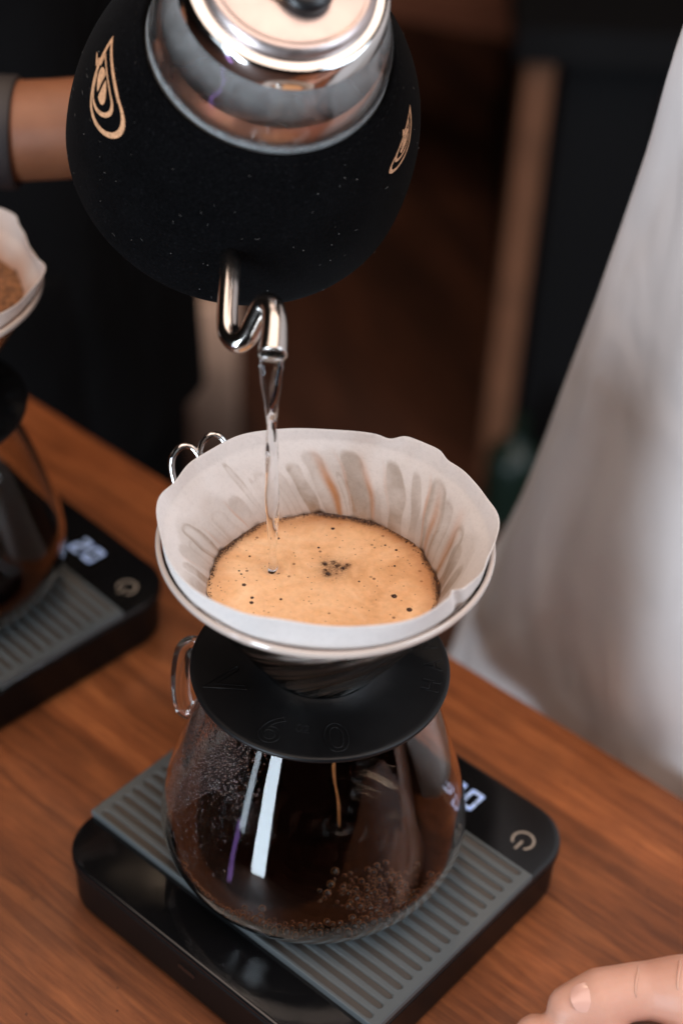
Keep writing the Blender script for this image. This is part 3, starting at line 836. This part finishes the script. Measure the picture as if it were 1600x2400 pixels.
# glass shoulder and neck above the jacket
prof = smooth_prof([(ro + .3, KH - 2.0), (ro - .15, KH - .7), (ro - .24, KH + .1), (4.12, KH + .9), (3.86, KH + 1.6), (3.62, KH + 2.3), (3.44, KH + 2.75), (3.36, KH + 3.0)], 5)
inn = [(r - .16, z) for r, z in prof[::-1]]
V, F = lathe(prof + inn, 160); mk('glass_shoulder', V, F, M_fog, kettle)
V, F = lathe(smooth_prof([(3.72, KH + .75), (3.95, KH + .1), (ro - .4, KH - 1.0), (ro - .2, KH - 2.2), (5.2, 2.6), (5.6, .6), (5.3, -1.2), (4.0, -2.2), (.01, -2.3)], 5), 120); mk('added_liner', V, F, metal('red_reflection_metal', (.62, .27, .15), .34), kettle)  # added liner brightens the shoulder; its red-brown stands in for reflections in the water
# water inside, level in the tilted kettle: a disc cut by the body, slightly below the shoulder
g = kl(KC + Vector((0, 0, 1)))
zw = KH - 2.2
nrm = (KM.transposed() @ Vector((0, 0, 1))).normalized(); ce = Vector((0, -2.2, zw - 1.4))
e1 = nrm.orthogonal().normalized(); e2 = nrm.cross(e1)
V = [tuple(ce)]; F = []
for k in range(96):
    t = 2 * PI * k / 96; d = e1 * math.cos(t) + e2 * math.sin(t); lo, hi = 0, 14
    for _ in range(24):
        m_ = (lo + hi) / 2; p = ce + d * m_
        if -2.3 < p.z < KH + 1 and math.hypot(p.x, p.y) < kr(min(max(p.z, -2.5), KH)) - 1.3: lo = m_
        else: hi = m_
    V.append(tuple(ce + d * lo))
    F.append((0, 1 + k, 1 + (k + 1) % 96))
V2 = [(x - nrm.x * .4, y - nrm.y * .4, z - nrm.z * .4) for x, y, z in V]; n = len(V)
F2 = [tuple(i + n for i in f[::-1]) for f in F] + [(1 + k, n + 1 + k, n + 1 + (k + 1) % 96, 1 + (k + 1) % 96) for k in range(96)]
tag(mk('kettle_water', V + V2, F + F2, M_water), 'hot water standing inside the tipped kettle under its glass shoulder', 'water')
bpy.data.objects['kettle_water'].location = kettle.location; bpy.data.objects['kettle_water'].rotation_euler = kettle.rotation_euler
# steel collar and lid
V, F = lathe([(3.24, KH + 2.66), (3.48, KH + 2.66), (3.52, KH + 2.72), (3.42, KH + 3.42), (3.32, KH + 3.52), (3.1, KH + 3.54), (2.7, KH + 3.5)], 160, True); mk('collar', V, F, M_steel, kettle); autosmooth(bpy.data.objects['collar'], 40)
lh = KH + 3.52
prof = smooth_prof([(2.82, lh - .1), (2.92, lh), (2.94, lh + .10), (2.88, lh + .24), (2.76, lh + .36), (2.64, lh + .40), (2.54, lh + .38), (2.44, lh + .36), (1.5, lh + .40), (1.15, lh + .38), (1.0, lh + .26), (.01, lh + .24)], 4)
V, F = lathe(prof, 160); lid = mk('lid', V, F, M_brushed, kettle)
kc_ = (.32, -.12)
V, F = lathe([(.01, lh + 1.0), (.5, lh + .98), (.78, lh + .88), (.9, lh + .7), (.86, lh + .5), (.6, lh + .4), (.55, lh + .2)], 64)
V = [(x + .3, y - .75, z) for x, y, z in V]; mk('knob', V, F, simple('knob_plastic', (.008, .008, .009), .35), lid)
# spout
sp = [(-3.95, 6.6, 23.9), (-3.81, 5.79, 23.89), (-3.78, 4.88, 23.57), (-3.73, 3.49, 22.96), (-3.60, 2.95, 22.72), (-3.30, 2.62, 22.68), (-2.98, 2.64, 22.92), (-2.70, 2.90, 23.45), (-2.46, 3.08, 23.88), (-2.20, 2.85, 24.02), (-2.07, 2.35, 23.86), (-2.04, 1.75, 23.55), (-2.05, 1.12, 23.22)]
def cat(pts, sub=7):
    P = [np.array(p, float) for p in pts]; P = [2 * P[0] - P[1]] + P + [2 * P[-1] - P[-2]]; o = []
    for i in range(1, len(P) - 2):
        for s in range(sub):
            t = s / sub; a, b, c, d = P[i - 1:i + 3]; o.append(.5 * ((2 * b) + (-a + c) * t + (2 * a - 5 * b + 4 * c - d) * t * t + (-a + 3 * b - 3 * c + d) * t ** 3))
    o.append(P[-2]); return [tuple(x) for x in o]
pts = [tuple(kl(p)) for p in cat(sp)]
n = len(pts); ra = [.365 + .05 * i / n + (.08 * max(0, (i / n - .8) / .2)) for i in range(n)]
V1, F1 = tube(pts, ra, 28, False)
m_ = 14
V2, F2 = tube(pts[-m_:], [r - .075 for r in ra[-m_:]], 28, False)
nn_ = len(V1); V = V1 + V2; F = F1 + [tuple(i + nn_ for i in f[::-1]) for f in F2]
a0 = nn_ - 28; b0 = len(V) - 28
F += [(a0 + k, a0 + (k + 1) % 28, b0 + (k + 1) % 28, b0 + k) for k in range(28)]
mk('spout', V, F, M_spout, kettle)
# handle at the back, opposite the spout
hd = Vector((math.cos(rad(68)), math.sin(rad(68)), 0))
pr = smooth_prof([(6.0, 3.4), (7.6, 3.9), (9.2, 3.6), (9.9, 2.2), (9.9, -.2), (9.4, -2.0)], 5)
V, F = tube([tuple(hd * r + Vector((0, 0, z))) for r, z in pr], [(.45, .8)] * len(pr), 14); mk('handle', V, F, M_black, kettle)
# emblem: a drop outline, an inner outline, a bean cut by a slanting line; a raised print on the felt
def drop_pts(s, n=60):
    out = []
    for i in range(n):
        t = 2 * PI * i / n
        # tip up
        x = .56 * math.sin(t) * (math.sin(t / 2) ** 1.15); y = -(.18) + .0
        yy = math.cos(t); y = yy if yy > 0 else yy * .62
        out.append((x * s, (y * 1.0) * s))
    return out
def ring_shape(outer, inner):
    n = len(outer); V = [(x, y) for x, y in outer] + [(x, y) for x, y in inner]
    return V, [(i, (i + 1) % n, n + (i + 1) % n, n + i) for i in range(n)]
def emblem(hits):
    """hits: (azimuth, height) of the drop's tip, foot, left and right flank on the jacket"""
    tip, foot, le, ri = [np.array(h, float) for h in hits]
    base = drop_pts(1.0)
    shp = []
    o1 = base; o2 = [(x * .86, (y - .0) * .90 + (.03 if y < 0 else -.02)) for x, y in base]
    shp.append(ring_shape(o1, o2))
    i1 = [(-.06 + x * .66, y * .623 + .077) for x, y in base]; i2 = [(-.06 + x * .56, y * .54 + .10) for x, y in base]
    v, f = ring_shape(i1, i2); f = [q for j, q in enumerate(f) if not (49 <= j <= 51)]; shp.append((v, f))
    shp.append(([(-.38, .62), (-.33, .60), (-.25, .44), (-.30, .42)], [(0, 1, 2, 3)]))       # the short hook at the gap
    shp.append(([(-.30, .42), (-.25, .47), (-.20, .56), (-.25, .57)], [(0, 1, 2, 3)]))
    def half(sg):
        P = []
        for i in range(40):
            t = 2 * PI * i / 40; x, y = .125 * math.cos(t), .29 * math.sin(t)
            lim = x * 1.5
            y = max(y, lim + .05) if sg > 0 else min(y, lim - .05)
            if abs(x) <= .165: P.append((x - .06, y + .17))
        Q = []
        for p in P:
            if not Q or abs(p[0] - Q[-1][0]) + abs(p[1] - Q[-1][1]) > 1e-4: Q.append(p)
        return Q, [tuple(range(len(Q)))]
    shp += [half(1), half(-1)]
    V = []; F = []
    for v, f in shp:
        n0 = len(V)
        for x, y in v:
            # y 1 = tip, -.62 = foot ; x -.5 = left, .5 = right
            vy = (y + .62) / 1.62
            c = foot + (tip - foot) * vy
            mid = (le + ri) / 2; half_w = (ri - le) / 2
            q = c + half_w * (x / .5)
            a, h = q; h = min(h, KH - .1); r = kr(h) + .012
            V.append((r * math.cos(rad(a)), r * math.sin(rad(a)), h))
        F += [tuple(i + n0 for i in q) for q in f]
    # thickness
    V2 = [(x * 1.002, y * 1.002, z) for x, y, z in V]; n = len(V)
    return V + V2, F + [tuple(i + n for i in f[::-1]) for f in F]
for hits in (((162.7, 5.576), (195.4, 4.244), (176.0, 3.81), (193.5, 5.49)), ((333.8, 5.54), (312.4, 4.5), (310.4, 5.48), (325.7, 5.11))):
    V, F = emblem(hits); mk('emblem', V, F, M_copper, kettle, False)

# pouring water: wide at the lip, drawn together, slightly twisted
V = []; F = []; ns_, nk = 150, 28
P0 = cat([(-2.05, 1.55, 23.34), (-2.055, 1.20, 23.12), (-2.06, .98, 22.90), (-2.06, .88, 22.5), (-2.05, .87, 21.8)], 10)
path = P0 + [(-2.05 + .18 * t, .87 + .04 * t, 21.8 - 7.75 * t) for t in np.linspace(.02, 1, ns_ - len(P0))]
for i, p in enumerate(path):
    t = i / (len(path) - 1); d = 23.3 - p[2]                      # how far the water has fallen
    a = .235 + .19 * math.exp(-d / 1.5); b_ = .185 + .02 * math.exp(-d / 1.2)
    if d < .45: a = .34 + .1 * d; b_ = .16 + .12 * d
    a *= 1 + .07 * math.sin(d * 2.3) + .025 * math.sin(d * 5.7 + 1); b_ *= 1 + .09 * math.sin(d * 1.9 + 1)
    tw = .55 * d * min(1, d / 3)
    q = Vector(path[min(i + 1, len(path) - 1)]) - Vector(path[max(i - 1, 0)]); q.normalize()
    u = Vector((1, 0, 0)); u = (u - q * u.dot(q)).normalized(); v_ = q.cross(u)
    for k in range(nk):
        an = 2 * PI * k / nk; x, y = a * math.cos(an), b_ * math.sin(an) * (1 + .18 * math.cos(2 * an))
        X, Y = x * math.cos(tw) - y * math.sin(tw), x * math.sin(tw) + y * math.cos(tw)
        V.append(tuple(Vector(p) + u * X + v_ * Y))
for i in range(len(path) - 1):
    for k in range(nk):
        l = (k + 1) % nk; F.append((i * nk + k, i * nk + l, (i + 1) * nk + l, (i + 1) * nk + k))
F.append(tuple(range(nk))[::-1]); F.append(tuple(range((len(path) - 1) * nk, len(path) * nk)))
tag(mk('water_stream', V, F, M_water), 'clear stream of water falling from the kettle spout into the filter', 'water stream')

# ------------------------------------------------------------------ people
def remesh_body(name, parts, vox, mat_, parent, smooth_it=6):
    V, F = join(parts); o = mk(name, V, F, mat_, None)
    md = o.modifiers.new('r', 'REMESH'); md.mode = 'VOXEL'; md.voxel_size = vox * S
    ms = o.modifiers.new('s', 'SMOOTH'); ms.iterations = smooth_it; ms.factor = .6
    dg = bpy.context.evaluated_depsgraph_get(); me = bpy.data.meshes.new_from_object(o.evaluated_get(dg))
    o.modifiers.clear(); o.data = me; me.polygons.foreach_set('use_smooth', [True] * len(me.polygons))
    if not me.materials: me.materials.append(mat_)
    if parent: o.parent = parent
    return o
def limb(pts, radii, n=16): 
    v, f = tube(cat(pts, 5), list(np.interp(np.linspace(0, 1, (len(pts) - 1) * 5 + 1), np.linspace(0, 1, len(pts)), [r if not hasattr(r, '__len__') else r[0] for r in radii])), n)
    caps = [ico(pts[0], radii[0], 1, 2), ico(pts[-1], radii[-1], 1, 2)]
    return [(v, f)] + caps
# person at the right: pale shirt, beige trousers, near hand resting on the table
pr_ = thing('person', (30, 30, -78), 0, 'person in long pale shirt standing at the table with one hand at its near corner', 'person')
def W(p): return (p[0] - 30, p[1] - 30, p[2] + 78)
ab = lambda a, b_, z: tuple(A * a + B * b_ + Vector((0, 0, z)))
arm = []
arm += limb([W(p) for p in ((44, 24, 42), (48, 8, 22), (40, -7, 4), (30, -8.5, -.2), (23, -8.3, -.6))], [4.6, 4.2, 4.0, 3.0, 2.4])
# palm and closed fingers, thumb lying on the first finger
arm += limb([W(p) for p in ((23, -8.2, -.7), (20.5, -8.0, -.9), (18.4, -8.2, -1.0))], [2.3, 2.2, 1.8])
arm += limb([W(p) for p in ((20.4, -7.3, 0.0), (17.4, -6.6, -.1), (15.6, -6.25, -.2), (14.4, -6.05, -.2), (13.2, -5.95, -.35), (12.2, -6.05, -.5), (11.3, -6.3, -.65), (10.25, -6.55, -.9))], [1.5, 1.3, 1.24, 1.46, 1.14, 1.12, 1.24, .98])       # thumb
arm += limb([W(p) for p in ((18.0, -8.9, -.9), (14.4, -8.55, -1.1), (11.5, -8.1, -1.7), (9.0, -7.15, -2.0))], [1.3, 1.12, 1.05, .92])     # index
arm += limb([W(p) for p in ((18.2, -9.6, -1.3), (15.2, -9.9, -1.5), (12.9, -10.0, -2.1), (13.4, -9.6, -2.5))], [1.05, .92, .82, .7])
arm += limb([W(p) for p in ((18.4, -11.0, -1.4), (15.8, -11.6, -1.7), (13.9, -11.8, -2.2), (14.4, -11.3, -2.5))], [1.0, .87, .77, .66])
arm += limb([W(p) for p in ((18.8, -12.2, -1.5), (16.6, -13.0, -1.9), (15.2, -13.3, -2.3), (15.7, -12.8, -2.5))], [.9, .78, .68, .58])
# trunk under the clothes
arm += limb([W(p) for p in (ab(24, 34, 0), ab(26, 36, 25), ab(30, 36, 45), ab(30, 36, 58))], [13, 13, 12, 6])
arm += limb([W(p) for p in (ab(30, 36, 44), ab(24, 28, 45), (44, 24, 42))], [6, 6, 4.6])
body = remesh_body('body', arm, .15, M_skin, pr_, 4)
# nail
c = Vector(W((10.72, -6.80, .27))); V = []; F = []
ax = Vector((-1.0, -.28, -.18)).normalized(); nz_ = Vector((-.16, -.42, .88)); nz_ = (nz_ - ax * nz_.dot(ax)).normalized(); sd = ax.cross(nz_)
for i in range(7):
    for j in range(7):
        u, v_ = (i - 3) / 3, (j - 3) / 3
        V.append(tuple(c + ax * u * .66 * math.sqrt(max(0, 1 - .42 * v_ * v_)) + sd * v_ * .58 * math.sqrt(max(0, 1 - .45 * u * u)) + nz_ * (.04 - .20 * v_ * v_ - .10 * u * u)))
for i in range(6):
    for j in range(6): F.append((i * 7 + j, i * 7 + j + 1, i * 7 + j + 8, i * 7 + j + 7))
mk('nail', V, F, M_nail, body)
def cloth_tube(name, rings, mat_, parent, fold=.6, nf=9, seed=0, lean=0, hem=0):
    """rings: (centre, half width along A, half depth along B)"""
    na = 96; V = []; F = []; rs = cat([(*c, a, b) for c, a, b in rings], 6); r_ = random.Random(seed); ph = [r_.uniform(0, 6) for _ in range(6)]
    for i, (x, y, z, a, b) in enumerate(rs):
        s = i / len(rs)
        for k in range(na):
            t = 2 * PI * k / na
            fo = fold * (math.sin(nf * t + ph[0] + s * lean) * .5 + math.sin(nf * 1.7 * t + ph[1] - s * lean * 1.4) * .3 + math.sin(3 * t + ph[2] + 4 * s) * .4) * (1.3 - s * .8)
            p = A * ((a + fo) * math.cos(t)) + B * ((b + fo) * math.sin(t)); V.append((x + p.x, y + p.y, z - hem * math.cos(t) * max(0, 1 - s / .35)))
    for i in range(len(rs) - 1):
        for k in range(na):
            l = (k + 1) % na; F.append((i * na + k, i * na + l, (i + 1) * na + l, (i + 1) * na + k))
    return mk(name, V, F, mat_, parent)
def rings(lst): return [(W(ab(a0 + hw, b0 + dp, z)), hw, dp) for a0, b0, z, hw, dp in lst]   # a0 = left edge, b0 = near face
cloth_tube('shirt', rings([(-12.5, 17.6, -34, 19, 7.5), (-11.4, 16.9, -18, 19, 7), (-10.5, 16.7, -14, 19, 7), (-9.6, 16.7, -10.3, 19, 7), (-8.4, 16.7, -5.4, 19, 7), (-6.8, 16.7, .5, 19, 7), (-5.4, 16.7, 7.5, 19, 7), (-3.6, 16.6, 16.1, 19, 7), (-2.5, 16.6, 22.6, 19, 7), (-2.0, 16.6, 28, 19, 7), (-1.2, 17, 36, 20, 9), (4, 19, 48, 18, 10), (20, 24, 58, 7, 6)]), M_shirt, pr_, .42, 11, 3, 10)
cloth_tube('trousers', rings([(-8, 18, -78, 17, 8), (-11, 18, -50, 17.5, 6.5), (-11.2, 18, -30, 17.5, 6.2)]), M_trouser, pr_, .3, 7, 4, 5)

# knuckle creases of the thumb: thin folds of skin lying across the joint
cr = []
for x, y, z in ((14.9, -6.15, 1.16), (14.5, -6.1, 1.21), (14.1, -6.05, 1.17), (12.6, -6.0, .66)):
    q = []
    for t in np.linspace(-.75, .75, 9): q.append(W((x + .10 * math.sin(3 * t), y + 1.15 * math.sin(t) , z - 1.2 * (1 - math.cos(t)))))
    cr.append(tube(q, [.02, .05, .06, .07, .07, .07, .06, .05, .02], 8))
V, F = join(cr); tag(mk('skin_creases', V, F, M_skin, body), kind='stuff')
# person at the left in black, forearm reaching behind the kettle to its handle
pl = thing('person', (-45, 55, -78), 0, 'person in black clothes holding the kettle, bare forearm behind it', 'person')
def W2(p): return (p[0] + 45, p[1] - 55, p[2] + 78)
parts = []
parts += limb([W2(p) for p in ((-42, 40, 40), (-40, 26, 22), (-26, 23.6, 19.4), (-16, 23.3, 19.3), (-9, 23.6, 20.2), (-6.5, 23.8, 21.6))], [5, 4.2, 3.4, 2.25, 2.15, 2.2])
hw_ = KM @ (hd * 9.8 + Vector((0, 0, 1.0))) + KC
hx, hy, hz = hw_
parts += limb([W2(p) for p in ((-9, 23.6, 20.8), (hx - 3.0, hy + .6, hz - .6), (hx - 1.6, hy + .8, hz))], [2.2, 2.3, 2.0])
for j, dz in enumerate((1.7, .6, -.5, -1.5)):
    parts += limb([W2(p) for p in ((hx - 2, hy + .9, hz + dz), (hx + .3, hy + 1.9, hz + dz * 1.1), (hx + 1.6, hy + .6, hz + dz * 1.1), (hx + .9, hy - .7, hz + dz * 1.1))], [.95, .85, .78, .66])
parts += limb([W2(p) for p in ((hx - 2.4, hy - .2, hz + 1.2), (hx - 1.2, hy - 1.4, hz + 1.9), (hx + .4, hy - 1.5, hz + 1.9))], [1.1, .95, .8])
parts += limb([W2(p) for p in ((-36, 62, -10), (-36, 60, 20), (-36, 58, 42), (-36, 58, 56))], [12, 12, 11, 6])
parts += limb([W2(p) for p in ((-36, 58, 42), (-42, 50, 42), (-42, 40, 40))], [6, 6, 5])
remesh_body('body', parts, .3, M_skin2, pl, 5)
V, F = lathe([(2.42, -.9), (2.5, -.8), (2.5, .8), (2.42, .9), (2.3, .9), (2.3, -.9)], 48, True)
o = mk('watch_strap', [(z, y, x) for x, y, z in V], F, simple('grey_strap', (.025, .022, .024), .6), pl, loc=W2((-15.5, 23.32, 19.3)))
def ring_tube(name, pts, mat_, parent, fold=.5, nf=8):
    P = cat(pts, 6); V = []; F = []; na = 80
    for i, (x, y, z, a, b) in enumerate(P):
        for k in range(na):
            t = 2 * PI * k / na; fo = fold * (math.sin(nf * t + i * .15) + .5 * math.sin(nf * 1.6 * t))
            V.append((x + (a + fo) * math.cos(t), y + (b + fo) * math.sin(t), z))
    for i in range(len(P) - 1):
        for k in range(na):
            l = (k + 1) % na; F.append((i * na + k, i * na + l, (i + 1) * na + l, (i + 1) * na + k))
    return mk(name, V, F, mat_, parent)
ring_tube('shirt', [(*W2((-36, 62, -22)), 25, 16), (*W2((-36, 61, 0)), 24, 16), (*W2((-36, 60, 20)), 24, 16), (*W2((-36, 58, 38)), 24, 15), (*W2((-36, 58, 50)), 12, 10)], M_blackcloth, pl)
ring_tube('apron', [(*W2((-36, 62, -78)), 24, 14), (*W2((-37, 62, -40)), 24.5, 17), (*W2((-37, 61, -8)), 24.5, 17), (*W2((-37, 61, -4)), 24, 16.5)], M_blackcloth, pl)
V, F = tube(cat([W2(p) for p in ((-42, 46, 41), (-41.5, 34, 32), (-38, 26.5, 22.5))], 6), 6.2, 24, False); mk('sleeve', V, F, M_blackcloth, pl)

# ------------------------------------------------------------------ the second brewing set at the left
def copy_tree(o, parent=None):
    c = o.copy(); COL.objects.link(c); c.parent = parent
    for ch in list(o.children): copy_tree(ch, c)
    return c
OFF = Vector((-18.35, 15.0, 0)) * S; YAW = rad(-4)
def second(o, label, cat=None, group=None, extra=0):
    c = copy_tree(o) if o.children or o.type == 'EMPTY' else o.copy()
    if c.name not in COL.objects: COL.objects.link(c)
    c.location = Matrix.Rotation(YAW, 3, 'Z') @ o.location + OFF
    c.rotation_euler.z = o.rotation_euler.z + YAW + extra
    c['label'] = label; return c
second(scale, 'black coffee scale with blurred digits under the carafe at the left edge')
second(carafe, 'glass carafe cut by the left edge of the picture, on the farther scale')
second(dripper, 'glass cone dripper on a black disc, cut by the left edge of the picture')
s2, FR2, FZ2 = make_filter(4, 15.5, False); FR, FZ = FR2, FZ2
tag(s2, 'white paper filter holding wet brown grounds at the left edge', 'paper filter', 'paper filters in the drippers')
s2.location = OFF
g2 = make_slurry(15.5, False); tag(g2, 'wet brown coffee grounds in the filter at the left edge', 'coffee grounds'); g2.location = OFF
c2 = coffee.copy(); COL.objects.link(c2)
for ch in coffee.children:
    if ch.name.startswith('liquid'):
        d = ch.copy(); COL.objects.link(d); d.parent = c2
c2.location = OFF; c2['label'] = 'dark coffee in the carafe at the left edge of the picture'
tag(c2, None, 'coffee', 'brewed coffee in the carafes'); coffee['group'] = 'brewed coffee in the carafes'

# stray grounds and a few dried drops lying about on the table
ps = []; rng = random.Random(21)
for i in range(150):
    a_, b_ = rng.uniform(-18, 26), rng.uniform(-13, 14)
    if -9.2 < a_ < 8.8 and -7.2 < b_ < 9.6: continue
    p = A * a_ + B * b_
    if (p - Vector((-18.3, 15, 0))).length < 13: continue
    ps.append(ico((p.x, p.y, ZT + .02), rng.choice((.02, .03, .03, .05)), .6, 1))
V, F = join(ps); tag(mk('stray_grounds', V, F, simple('dry_grounds', (.07, .028, .012), .8)), 'stray dark coffee grounds scattered over the wooden table top', 'coffee grounds', kind='stuff')
ps = []
for a_, b_ in ((11.9, -1.1), (12.6, -.6), (-8.0, -6.3), (-8.4, -7.4), (-8.3, -8.0), (14.5, 4.2), (-12, 1.5)):
    p = A * a_ + B * b_; ps.append(ico((p.x, p.y, ZT + .01), rng.uniform(.06, .12), .35, 2))
V, F = join(ps); tag(mk('water_drops', V, F, M_water), 'small clear water drops on the wooden table near the scale', 'water drops', kind='stuff')
